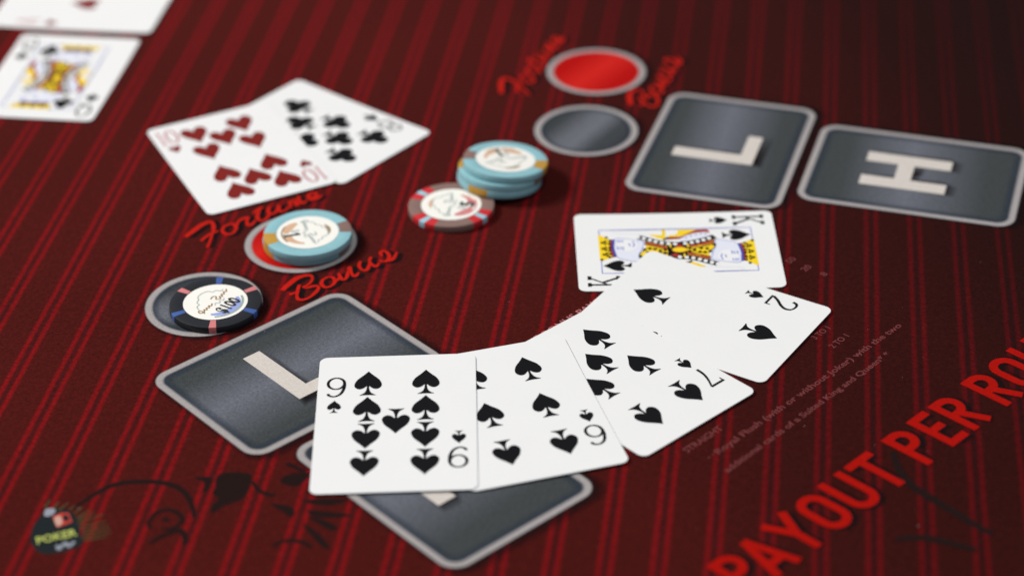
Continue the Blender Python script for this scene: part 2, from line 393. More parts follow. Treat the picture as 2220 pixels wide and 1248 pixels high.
# ------------------------------------------------------------------ mesh helpers (millimetres in, metres out)
class Sheet:
    def __init__(self):
        self.v, self.f, self.mi, self.cover, self.mats = [], [], [], [], []

    def slot(self, m):
        if m not in self.mats:
            self.mats.append(m)
        return self.mats.index(m)

    def add(self, verts, faces, mat, cover=None):
        o = len(self.v)
        self.v += [tuple(p) for p in verts]
        self.f += [tuple(i + o for i in f) for f in faces]
        self.mi += [self.slot(mat)] * len(faces)
        self.cover += list(cover) if cover else [1.0] * len(verts)

    def poly(self, pts, z, mat, smooth=0, closed=True):
        if smooth:
            pts = crom(pts, smooth, True)
        area2 = sum(pts[i][0] * pts[(i + 1) % len(pts)][1] - pts[(i + 1) % len(pts)][0] * pts[i][1] for i in range(len(pts)))
        if area2 < 0:
            pts = pts[::-1]
        tris = tessellate_polygon([[Vector((p[0], p[1], 0)) for p in pts]])
        fs = []
        for a, b, c in tris:
            pa, pb, pc = pts[a], pts[b], pts[c]
            cr = (pb[0] - pa[0]) * (pc[1] - pa[1]) - (pc[0] - pa[0]) * (pb[1] - pa[1])
            fs.append((a, b, c) if cr > 0 else (a, c, b))
        self.add([(p[0], p[1], z) for p in pts], fs, mat)

    def disc(self, x, y, rx, ry, z, mat, n=20):
        self.poly([(x + rx * math.cos(2 * math.pi * i / n), y + ry * math.sin(2 * math.pi * i / n)) for i in range(n)], z, mat)

    def ribbon(self, pts, w, z, mat, sub=0, closed=False, soft=False, ramp=0.004, profile=(0, 1, 1, 0)):
        """band of width w (number or list) along a line; climbs by ramp mm so that it never lies in its own plane"""
        if sub:
            ws = None
            if isinstance(w, (list, tuple)):
                pts = [(p[0], p[1], ww) for p, ww in zip(pts, w)]
            pts = crom(pts, sub, closed)
            if len(pts[0]) == 3:
                w = [p[2] for p in pts]
        n = len(pts)
        if not isinstance(w, (list, tuple)):
            w = [w] * n
        cols = len(profile) if soft else 2
        V, F, Cv = [], [], []
        for i in range(n):
            a = pts[i - 1] if (i > 0 or closed) else None
            b = pts[(i + 1) % n] if (i < n - 1 or closed) else None
            p = pts[i]

            def nrm(q, r):
                d = (r[0] - q[0], r[1] - q[1])
                l = math.hypot(*d) or 1e-9
                return (-d[1] / l, d[0] / l)
            if a is None:
                nx, ny = nrm(p, b); k = 1
            elif b is None:
                nx, ny = nrm(a, p); k = 1
            else:
                n1, n2 = nrm(a, p), nrm(p, b)
                sx, sy = n1[0] + n2[0], n1[1] + n2[1]
                l = math.hypot(sx, sy)
                if l < 1e-6:
                    nx, ny, k = n1[0], n1[1], 1
                else:
                    nx, ny = sx / l, sy / l
                    k = min(1.0 / max(nx * n1[0] + ny * n1[1], 0.35), 2.2)
            h = w[i] * 0.5 * k
            zz = z + ramp * i / max(n - 1, 1)
            for j in range(cols):
                t = 1 - 2 * j / (cols - 1)
                if soft and len(profile) == 4:
                    t = (1, 0.42, -0.42, -1)[j]
                V.append((p[0] + nx * h * t, p[1] + ny * h * t, zz))
                Cv.append((profile[j] if (closed or 0 < i < n - 1 or not soft) else 0.0) if soft else 1.0)
        m = n if closed else n - 1
        for i in range(m):
            i2 = (i + 1) % n
            for j in range(cols - 1):
                F.append((i * cols + j, i * cols + j + 1, i2 * cols + j + 1, i2 * cols + j))
        self.add(V, F, mat, Cv)

    def rings(self, ring_list, z, mat, cover=None):
        """concentric closed loops of equal count joined by quads"""
        n = len(ring_list[0])
        V, F, Cv = [], [], []
        for k, r in enumerate(ring_list):
            V += [(p[0], p[1], z) for p in r]
            Cv += [cover[k] if cover else 1.0] * n
        for k in range(len(ring_list) - 1):
            for i in range(n):
                F.append((k * n + i, k * n + (i + 1) % n, (k + 1) * n + (i + 1) % n, (k + 1) * n + i))
        self.add(V, F, mat, Cv)

    def text(self, s, size, z, mat, x0=0.0, y0=0.0, width=None, bold=0.0, ang=0.0, shear=0.0):
        cu = bpy.data.curves.new('lettering', 'FONT')
        cu.body = s
        cu.size = 1.0
        cu.offset = bold
        cu.shear = shear
        cu.resolution_u = 3
        ob = bpy.data.objects.new('lettering', cu)
        COL.objects.link(ob)
        dg = bpy.context.evaluated_depsgraph_get()
        me = bpy.data.meshes.new_from_object(ob.evaluated_get(dg))
        bpy.data.objects.remove(ob)
        bpy.data.curves.remove(cu)
        xs = [v.co.x for v in me.vertices]
        ys = [v.co.y for v in me.vertices]
        mx = min(xs)
        sx = sy = size / max(ys) if max(ys) > 0 else size
        if width:
            sx = width / (max(xs) - mx)
        ca, sa = math.cos(ang), math.sin(ang)
        V = []
        for v in me.vertices:
            a, b = (v.co.x - mx) * sx, v.co.y * sy
            V.append((x0 + ca * a - sa * b, y0 + sa * a + ca * b, z))
        F = []
        for p in me.polygons:
            vs = list(p.vertices)
            if p.normal.z < 0:
                vs.reverse()
            F.append(tuple(vs))
        bpy.data.meshes.remove(me)
        self.add(V, F, mat)

    def mesh(self, name):
        me = bpy.data.meshes.new(name)
        me.from_pydata([(x * MM, y * MM, z * MM) for x, y, z in self.v], [], self.f)
        for m in self.mats:
            me.materials.append(M[m])
        me.polygons.foreach_set('material_index', self.mi)
        at = me.attributes.new('cover', 'FLOAT', 'POINT')
        at.data.foreach_set('value', self.cover)
        me.update()
        return me

    def build(self, name, parent=None, loc=(0, 0, 0), rot=0.0, label=None):
        return put(name, self.mesh(name), parent, loc, rot, label)


def put(name, me, parent=None, loc=(0, 0, 0), rot=0.0, label=None):
    o = bpy.data.objects.new(name, me)
    COL.objects.link(o)
    o.parent = parent
    o.location = (loc[0] * MM, loc[1] * MM, loc[2] * MM)
    o.rotation_euler = (0, 0, rot)
    if label:
        o['label'] = label
    return o


def tag(o, label, cat, group=None, kind=None):
    o['label'] = label
    o['category'] = cat
    if group:
        o['group'] = group
    if kind:
        o['kind'] = kind
    return o


def crom(pts, sub, closed):
    """Catmull-Rom resampling of points of any dimension"""
    n = len(pts)
    out = []
    rng = n if closed else n - 1
    for i in range(rng):
        P = [pts[(i + k) % n] if closed else pts[min(max(i + k, 0), n - 1)] for k in (-1, 0, 1, 2)]
        for s in range(sub):
            t = s / sub
            out.append(tuple(0.5 * (2 * b + (c - a) * t + (2 * a - 5 * b + 4 * c - d) * t * t + (3 * b - 3 * c + d - a) * t ** 3)
                             for a, b, c, d in zip(*P)))
    if not closed:
        out.append(tuple(pts[-1]))
    return out


def rrect(hw, hh, r, n=8, cx=0.0, cy=0.0):
    out = []
    for k, (sx, sy) in enumerate(((1, 1), (-1, 1), (-1, -1), (1, -1))):
        for i in range(n + 1):
            a = math.pi / 2 * (k + i / n)
            out.append((cx + sx * (hw - r) + r * math.cos(a), cy + sy * (hh - r) + r * math.sin(a)))
    return out


def circle(r, n=64, cx=0.0, cy=0.0):
    return [(cx + r * math.cos(2 * math.pi * i / n), cy + r * math.sin(2 * math.pi * i / n)) for i in range(n)]


# ------------------------------------------------------------------ the felt-covered table
def slab(hx, hy, cx, cy, z0, z1, nx=1, ny=1):
    bm = bmesh.new()
    v = [bm.verts.new(((cx + sx * hx) * MM, (cy + sy * hy) * MM, z * MM)) for z in (z0, z1) for sx, sy in ((-1, -1), (1, -1), (1, 1), (-1, 1))]
    for f in ((3, 2, 1, 0), (4, 5, 6, 7), (0, 1, 5, 4), (1, 2, 6, 5), (2, 3, 7, 6), (3, 0, 4, 7)):
        bm.faces.new([v[i] for i in f])
    return bm


bm = slab(700, 800, 0, 950, -2.0, 0.0)
me = bpy.data.meshes.new('table_felt')
bm.to_mesh(me)
bm.free()
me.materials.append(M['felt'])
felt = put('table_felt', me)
felt['kind'] = 'structure'
felt['label'] = 'dark red card table felt with bright red stripes and printed betting spots'
bm = slab(700, 800, 0, 950, -32.0, -2.05)
me = bpy.data.meshes.new('table_board')
bm.to_mesh(me)
bm.free()
me.materials.append(M['wood'])
put('table_board', me)['kind'] = 'structure'

# ---- betting spots: two copies of one printed layout, in the frame of the L box
Z0, Z1, Z2, Z3, Z4 = 0.03, 0.06, 0.09, 0.12, 0.15


def rounded_box(hw, hh):
    f = Sheet()
    f.poly(rrect(hw - 1.5, hh - 1.5, 6.5), Z1, 'steel_box' if hw > hh else 'steel_tall_box')
    g = Sheet()
    g.rings([rrect(hw - 2.4, hh - 2.4, 5.8), rrect(hw - 4.6, hh - 4.6, 4.2), rrect(hw - 7.2, hh - 7.2, 3.0)], Z2, 'navy_soft', (0.9, 0.6, 0.0))
    b = Sheet()
    b.rings([rrect(hw + 0.45, hh + 0.45, 8.5), rrect(hw - 0.35, hh - 0.35, 7.7), rrect(hw - 2.3, hh - 2.3, 5.9), rrect(hw - 3.5, hh - 3.5, 4.9)], Z3, 'grey_border', (0.0, 1.0, 0.95, 0.0))
    s = Sheet()
    s.rings([rrect(hw + 3.4, hh + 3.4, 10.8, cx=1.0, cy=-2.4), rrect(hw + 0.4, hh + 0.4, 8.4, cx=0.8, cy=-1.8), rrect(hw - 3.0, hh - 3.0, 6.0)], Z0, 'shadow_soft', (0.0, 0.62, 0.9))  # printed drop shadow of the box, shifted to its lower side
    return f, g, b, s


def round_spot(fill):
    f = Sheet()
    f.poly(circle(23.2), Z1, fill)
    b = Sheet()
    b.rings([circle(25.2), circle(24.4), circle(22.4), circle(21.2)], Z3, 'grey_border', (0.0, 1.0, 0.95, 0.0))
    g = Sheet()
    if fill != 'red_circle':
        g.rings([circle(21.7), circle(20.6), circle(18.5)], Z2, 'navy_soft', (0.95, 0.6, 0.0))
    s = Sheet()
    s.rings([circle(27.6, cx=0.9, cy=-2.0), circle(25.0, cx=0.7, cy=-1.5), circle(22.5)], Z0, 'shadow_soft', (0.0, 0.6, 0.9))  # drop shadow printed around the circle, painted shade rather than cast
    return f, g, b, s


def letter_strokes(which):
    if which == 'L':
        return [[(-8.1, 22.0), (-8.1, -12.9), (14.7, -12.9)]], 8.0
    return [[(-10.9, 19.6), (-10.9, -19.6)], [(11.0, 19.6), (11.0, -19.6)], [(-6.8, 0.9), (6.9, 0.9)]], 8.4


def box_letter(which):
    L_, S_ = Sheet(), Sheet()
    dy = 4.0
    if which == 'L':
        L_.poly([(-12.2, 22.0), (-12.2, -16.4), (14.8, -16.4), (14.8, -9.6), (-3.9, -9.6), (-3.9, 22.0)], Z4, 'cream_ink')
        S_.ribbon([(-7.6, 21.5), (-7.6, -15.6), (16.6, -15.6)], 12.5, Z3 + 0.005, 'shadow_soft', soft=True, ramp=0.003)  # soft printed drop shadow under the letter
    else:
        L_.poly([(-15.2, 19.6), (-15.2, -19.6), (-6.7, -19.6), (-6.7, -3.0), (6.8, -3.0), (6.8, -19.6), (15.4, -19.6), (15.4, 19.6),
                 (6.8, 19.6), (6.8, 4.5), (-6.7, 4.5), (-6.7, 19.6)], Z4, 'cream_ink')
        S_.ribbon([(-10, 19), (-10, -18), (-10, -25)], 13.0, Z3 + 0.005, 'shadow_soft', soft=True, ramp=0.002)  # drop shadow of the H, shade printed stroke by stroke
        S_.ribbon([(12, 19), (12, -18), (12, -25)], 13.0, Z3 + 0.009, 'shadow_soft', soft=True, ramp=0.002)
        S_.ribbon([(-8, -2.6), (0, -2.6), (9, -2.6)], 12.0, Z3 + 0.013, 'shadow_soft', soft=True, ramp=0.002)
        for k in (L_, S_):
            k.v = [(vx, vy + dy, vz) for vx, vy, vz in k.v]
    return L_, S_


DATA = json.loads(DATA_TEXT.replace("\n", ""))


def script_word(strokes, thick, first_w):
    L_, S_ = Sheet(), Sheet()
    for i, st in enumerate(strokes):
        n = len(st)
        if i == 0:
            w = [first_w * (0.75 + 0.35 * math.sin(math.pi * min(1, (k + 0.6) / (n * 0.45)))) * (1.0 if k < n * 0.55 else 0.62) for k in range(n)]
        else:
            w = [thick * (1.0 + 0.18 * math.sin(2.1 * k + i)) for k in range(n)]
            w[0] *= 0.8
            w[-1] *= 0.55
        L_.ribbon(st, w, Z2 + 0.006 * i, 'red_ink', sub=6, ramp=0.005)
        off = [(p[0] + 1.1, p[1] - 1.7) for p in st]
        S_.ribbon(off, [ww * 2.3 for ww in w], Z0 + 0.005 * i, 'shadow_soft', sub=5, soft=True, ramp=0.004)  # shadow printed beside each script stroke
    return L_, S_


LAYOUT = []
for nm, (hw, hh), (cx, cy), let in (('L', (48.99, 36.41), (0, 0), 'L'), ('H', (36.41, 48.99), (0, -90.6), 'H')):
    f, g, b, s = rounded_box(hw, hh)
    l_, ls = box_letter(let)
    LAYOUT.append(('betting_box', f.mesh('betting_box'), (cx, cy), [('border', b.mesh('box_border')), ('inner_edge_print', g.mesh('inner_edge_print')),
                   ('outer_edge_print', s.mesh('outer_edge_print')), ('printed_letter', l_.mesh('printed_letter')), ('letter_shadow_print', ls.mesh('letter_shadow_print'))]))
for fill, (cx, cy) in (('steel_circle', (-0.2, 66.9)), ('red_circle', (60.0, 78.3))):
    f, g, b, s = round_spot(fill)
    kids = [('border', b.mesh('circle_border')), ('outer_edge_print', s.mesh('outer_edge_print'))]
    if g.v:
        kids.append(('inner_edge_print', g.mesh('inner_edge_print')))
    LAYOUT.append(('betting_circle', f.mesh('betting_circle'), (cx, cy), kids))
for key, thick, fw in (('F', 1.6, 2.4), ('B', 1.55, 2.5)):
    l_, ls = script_word([[tuple(p) for p in st] for st in DATA[key]], thick, fw)
    LAYOUT.append(('script_lettering', l_.mesh('script_lettering'), (0, 0), [('letter_shadow_print', ls.mesh('letter_shadow_print'))]))

SPOTS = [((-87.197, 747.775), 0.71611), ((100.810, 923.965), 1.26296)]
for (sx, sy), a in SPOTS:
    ca, sa = math.cos(a), math.sin(a)
    for nm, me, (cx, cy), kids in LAYOUT:
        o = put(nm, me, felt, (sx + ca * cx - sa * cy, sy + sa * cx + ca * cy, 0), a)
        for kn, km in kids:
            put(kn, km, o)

# ---- small print and large payout line
PA = math.radians(44.7)


def on_line(x, y):
    """payout line frame: x along the reading direction, y up, mm from its first capital"""
    return (80.1 + x * math.cos(PA) - y * math.sin(PA), 632.2 + x * math.sin(PA) + y * math.cos(PA))


def big_letter(ch, x, w):
    """strokes of one condensed capital, cap height 22.4, top at 0"""
    H, t = -22.4, 3.6
    h = t / 2
    x0, x1, xm = x + h, x + w - h, x + w / 2
    arc = lambda cx, cy, rx, ry, a0, a1, n=10: [(cx + rx * math.cos(math.radians(a0 + (a1 - a0) * i / n)), cy + ry * math.sin(math.radians(a0 + (a1 - a0) * i / n))) for i in range(n + 1)]
    if ch == 'A':
        return [[(x + h * 0.6, H), (xm, -h * 0.4)], [(xm, -h * 0.4), (x + w - h * 0.6, H)], [(x + 3, H + 6.5), (x + w - 3, H + 6.5)]]
    if ch == 'Y':
        return [[(x + h * 0.7, 0), (xm, -12.0)], [(x + w - h * 0.7, 0), (xm, -12.0)], [(xm, -10.5), (xm, H)]]
    if ch == 'O':
        rx = (w - t) / 2
        return [arc(xm, -h - rx, rx, rx, 180, 0) + arc(xm, H + h + rx, rx, rx, 0, -180) + [(x0, -h - rx)]]
    if ch == 'U':
        rx = (w - t) / 2
        return [[(x0, 0)] + arc(xm, H + h + rx, rx, rx, 180, 360) + [(x1, 0)]]
    if ch == 'T':
        return [[(x, -h), (x + w, -h)], [(xm, -t * 0.9), (xm, H)]]
    if ch in 'PR':
        r = 4.6
        out = [[(x0, H), (x0, 0)], [(x0 + h * 0.9, -h), (x1 - r, -h)] + arc(x1 - r, -h - r, r, r, 90, -90)[1:] + [(x0 + h * 0.9, -h - 2 * r)]]
        if ch == 'R':
            out.append([(xm, -h - 2 * r - 1.2), (x1 + 0.4, H)])
        return out
    if ch == 'E':
        return [[(x0, 0), (x0, H)], [(x0 + h * 0.9, -h), (x + w, -h)], [(x0 + h * 0.9, -10.6), (x + w - 1.4, -10.6)], [(x0 + h * 0.9, H + h), (x + w, H + h)]]
    if ch == 'N':
        return [[(x0, H), (x0, 0)], [(x0 + 0.5, -1.5), (x1 - 0.5, H + 1.5)], [(x1, H), (x1, 0)]]
    if ch == 'D':
        r = 5.0
        return [[(x0, H), (x0, 0)], [(x0 + h * 0.9, -h), (x1 - r, -h)] + arc(x1 - r, -h - r, r, r, 90, 0)[1:] + arc(x1 - r, H + h + r, r, r, 0, -90) + [(x0 + h * 0.9, H + h)]]
    return []


for ch, x, w in (('P', -17.5, 12.2), ('A', -4.6, 14.0), ('Y', 12.4, 14.2), ('O', 29.6, 13.6), ('U', 46.2, 13.6), ('T', 62.4, 14.6),
                 ('P', 85.8, 12.2), ('E', 102.0, 11.0), ('R', 116.2, 12.2), ('R', 138.2, 12.2), ('O', 153.5, 13.6), ('U', 170.0, 13.6)):
    l_, s_ = Sheet(), Sheet()
    for i, st in enumerate(big_letter(ch, x, w)):
        P = [on_line(*p) for p in st]
        l_.ribbon(P, 3.6, Z3 + 0.008 * i, 'payout_ink', ramp=0.006)
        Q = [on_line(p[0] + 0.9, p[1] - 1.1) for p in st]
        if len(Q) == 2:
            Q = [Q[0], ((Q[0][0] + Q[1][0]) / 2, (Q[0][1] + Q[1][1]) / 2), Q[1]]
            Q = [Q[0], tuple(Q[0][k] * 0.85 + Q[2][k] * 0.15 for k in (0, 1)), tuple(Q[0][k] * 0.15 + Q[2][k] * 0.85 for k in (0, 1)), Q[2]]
        s_.ribbon(Q, 6.6, Z0 + 0.006 * i, 'shadow_soft', soft=True, ramp=0.005)  # printed drop shadow of the capital, offset down its right side
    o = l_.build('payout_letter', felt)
    s_.build('letter_shadow_print', o)

for txt, x, y, wd, sz, ang, mt in (
        ('* *', 74.2, 683.0, 4.0, 1.2, 45.6, 'pink_ink'),
        ('Royal Flush (with or without Joker) with the two', 78.2, 686.0, 119.7, 3.1, 45.6, 'pink_ink'),
        ('additional cards of a Suited King and Queen* *', 80.5, 674.2, 106.5, 3.1, 46.2, 'pink_ink'),
        ('STRAIGHT', 66.3, 687.2, 21.4, 3.2, 44.5, 'pink_ink'),
        ('3 TO 1', 124.9, 762.5, 10.8, 3.0, 48.0, 'pink_ink'),
        ('2 TO 1', 131.3, 755.9, 11.6, 3.0, 48.0, 'pink_ink'),
        ('50', 120.9, 821.2, 5.0, 3.2, 46.0, 'pink_ink'),
        ('20', 126.8, 814.6, 5.0, 3.2, 46.0, 'pink_ink'),
        ('8', 134.6, 810.4, 2.6, 3.2, 46.0, 'pink_ink')):
    s = Sheet()
    s.text(txt, sz, Z3, mt, x, y, wd, bold=0.022, ang=math.radians(ang))
    s.build('small_print', felt)
s = Sheet()
A_ = math.radians(46.4)
bx, by = 13.9, 770.7
s.text('BONUS PAYOUTS', 3.5, Z3, 'pink_ink_bright', bx + 0.3, by - 1.6, 46.5, bold=0.012, ang=A_)
s.text('FORTUNE', 3.5, Z3, 'pink_ink_bright', bx - 18.8, by - 21.3, 25.0, bold=0.012, ang=A_)
s.build('small_print', felt)

s = Sheet()
zz = Z0
for key, pts in DATA['O'].items():
    zz += 0.006
    pts = [tuple(p) for p in pts]
    if key.startswith('p_'):
        s.poly(pts, zz, 'black_ink', smooth=4)
    else:
        w = {'arc': 2.4, 'r_curve': 3.4, 'r_low': 3.2, 'r_swirl': 1.8, 'r_tail': 2.2}.get(key, 1.8)
        s.ribbon(pts, [w * (0.6 + 0.5 * math.sin(math.pi * (k + 0.5) / len(pts))) for k in range(len(pts))], zz, 'black_ink', sub=6, ramp=0.005)
s.build('black_ornament', felt)

s = Sheet()
G = {k: [tuple(p) for p in v] for k, v in DATA['G'].items()}
s.poly(G['back'], Z0 + 0.02, 'logo_black', smooth=3)
zz = Z1
for k in G:
    if k.startswith('ray'):
        zz += 0.004
        s.ribbon(G[k], [0.95, 0.5], zz, 'olive_ink')
s.poly(G['white'], Z3, 'silver_ink', smooth=3)
s.poly(G['redsq'], Z3, 'logo_red')
s.poly(G['pale'], Z3 + 0.01, 'logo_pale', smooth=3)
s.poly(G['mark'], Z3 + 0.02, 'logo_black', smooth=3)
a, b = G['kerline']
ang = math.atan2(b[1] - a[1], b[0] - a[0])
wd = math.hypot(b[0] - a[0], b[1] - a[1])
s.text('POKER', 4.2, Z3, 'lime_ink', b[0] - math.cos(ang) * wd * 1.75, b[1] - math.sin(ang) * wd * 1.75, wd * 1.75, bold=0.03, ang=ang)
a, b = G['sline']
s.ribbon([(a[0] + 1.6, a[1] + 3.4), (a[0] + 2.6, a[1] + 1.2), (a[0] + 4.4, a[1] + 4.6), (a[0] + 6.0, a[1] + 2.6), (a[0] + 7.6, a[1] + 5.4)], 1.3, Z3 + 0.02, 'silver_ink', sub=5, ramp=0.005)
s.build('printed_logo', felt)

# lint on the cloth
s = Sheet()
SP = [(-163.4, 659.9, 0.45), (138.5, 690.0, 0.3), (147.2, 640.5, 0.4), (113.0, 703.0, 0.35), (-103.5, 776.0, 0.35), (-115.0, 757.0, 0.3), (-95.0, 720.0, 0.3)]
for _ in range(110):
    y = random.uniform(625, 900)
    SP.append((random.uniform(-0.34, 0.34) * y * 0.75, y, random.choice((0.10, 0.12, 0.15, 0.22))))
for x, y, r in SP:
    a = random.random() * 6.28
    n = 5
    V = [(x + r * (0.7 + 0.6 * random.random()) * math.cos(a + 6.283 * i / n), y + r * 0.7 * math.sin(a + 6.283 * i / n), 0.17) for i in range(n)]
    V += [(x, y, 0.17 + 0.35 * r + 0.05), (x, y, 0.12)]
    s.add(V, [(i, (i + 1) % n, n) for i in range(n)] + [((i + 1) % n, i, n + 1) for i in range(n)], 'lint')
o = s.build('lint', None)
o['kind'] = 'stuff'
o['label'] = 'tiny pale lint specks scattered on the red felt'

# ------------------------------------------------------------------ playing cards
CW, CH, CT = 63.5, 88.9, 0.30


BEND = 0.45          # a used card curls up by this much at its two ends


def bend(y, k):
    return k * (y / (CH / 2)) ** 2


def card_body(k):
    """a thin sheet with round corners, built row by row along its length so that it can curl"""
    r, hw, hh = 3.4, CW / 2, CH / 2
    tt = [math.sin(math.pi / 2 * i / 7) * r - r for i in range(8)]           # corner rows
    rows = [-hh - t for t in tt[::-1]] + [(-hh + r) + (CH - 2 * r) * i / 24 for i in range(1, 24)] + [hh + t for t in tt]

    def half(y):
        d = abs(y) - (hh - r)
        return hw if d <= 0 else hw - r + math.sqrt(max(r * r - d * d, 0.0))
    bm = bmesh.new()

    def layer(ins, z):
        L_, R_ = [], []
        for y in rows:
            yy = y * (1 - ins / hh)
            w = max(half(y) - ins, 0.05)
            L_.append(bm.verts.new((-w * MM, yy * MM, (z + bend(y, k)) * MM)))
            R_.append(bm.verts.new((w * MM, yy * MM, (z + bend(y, k)) * MM)))
        return L_, R_
    lay = [layer(0.06, 0.0), layer(0.0, 0.06), layer(0.0, CT - 0.06), layer(0.06, CT)]
    n = len(rows)
    for i in range(n - 1):
        L_, R_ = lay[0]
        bm.faces.new((L_[i], L_[i + 1], R_[i + 1], R_[i]))
        L_, R_ = lay[3]
        bm.faces.new((L_[i], R_[i], R_[i + 1], L_[i + 1]))
    for (l0, r0), (l1, r1) in zip(lay, lay[1:]):
        for i in range(n - 1):
            bm.faces.new((l0[i + 1], l0[i], l1[i], l1[i + 1]))
            bm.faces.new((r0[i], r0[i + 1], r1[i + 1], r1[i]))
        bm.faces.new((l0[0], r0[0], r1[0], l1[0]))
        bm.faces.new((r0[-1], l0[-1], l1[-1], r1[-1]))
    me = bpy.data.meshes.new('playing_card')
    bm.to_mesh(me)
    bm.free()
    me.materials.append(M['card'])
    for p in me.polygons:
        p.use_smooth = True
    me.set_sharp_from_angle(angle=math.radians(30))
    return me


CARD = card_body(BEND)
ZP = CT + 0.03


def mirror(pts):
    return pts + [(-x, y) for x, y in pts[::-1] if abs(x) > 1e-6]


def spade(s, mat='pip_black', z=ZP, cx=0, cy=0, k=1.0, up=1):
    body = crom([(0, 8.15), (1.9, 5.55), (4.35, 2.55), (5.5, -0.5), (5.2, -2.6), (3.7, -3.9), (2.0, -3.5), (0.75, -2.2), (0.0, -1.6)], 4, False)
    T = lambda pts: [(cx + up * k * x, cy + up * k * y) for x, y in pts]
    s.poly(T(mirror(body)), z, mat)
    stem = crom([(0.0, -1.2), (0.42, -2.0), (0.62, -4.2), (1.45, -6.4), (3.35, -7.9)], 4, False) + [(3.2, -8.15), (0.0, -7.95)]
    s.poly(T(mirror(stem)), z + 0.004, mat)


def heart(s, mat='pip_red', z=ZP, cx=0, cy=0, k=1.0, up=1):
    body = crom([(0, -7.3), (1.9, -4.3), (4.4, -1.0), (5.75, 2.2), (5.3, 4.9), (3.6, 6.3), (1.7, 5.8), (0.5, 4.3), (0.0, 3.0)], 4, False)
    s.poly([(cx + up * k * x, cy + up * k * y) for x, y in mirror(body)], z, mat)


def club(s, mat='pip_black', z=ZP, cx=0, cy=0, k=1.0, up=1):
    for i, (x, y, r) in enumerate(((0, 4.5, 3.35), (-3.15, -0.7, 3.35), (3.15, -0.7, 3.35), (0, 1.0, 1.9))):
        s.disc(cx + up * k * x, cy + up * k * y, r * k, r * k, z + 0.003 * i, mat, 22)
    stem = crom([(0.0, 1.2), (0.45, 0.0), (0.75, -3.5), (1.6, -6.2), (3.2, -7.6)], 4, False) + [(3.1, -7.9), (0.0, -7.75)]
    s.poly([(cx + up * k * x, cy + up * k * y) for x, y in mirror(stem)], z + 0.014, mat)


PIPS = {'spade': spade, 'heart': heart, 'club': club}
PIP_MESH = {}


def pip_mesh(suit, k):
    if (suit, k) not in PIP_MESH:
        s = Sheet()
        PIPS[suit](s, k=k)
        PIP_MESH[(suit, k)] = s.mesh(suit + '_pip')
    return PIP_MESH[(suit, k)]


def ellarc(cx, cy, rx, ry, a0, a1, n=18):
    return [(cx + rx * math.cos(math.radians(a0 + (a1 - a0) * i / n)), cy + ry * math.sin(math.radians(a0 + (a1 - a0) * i / n))) for i in range(n + 1)]


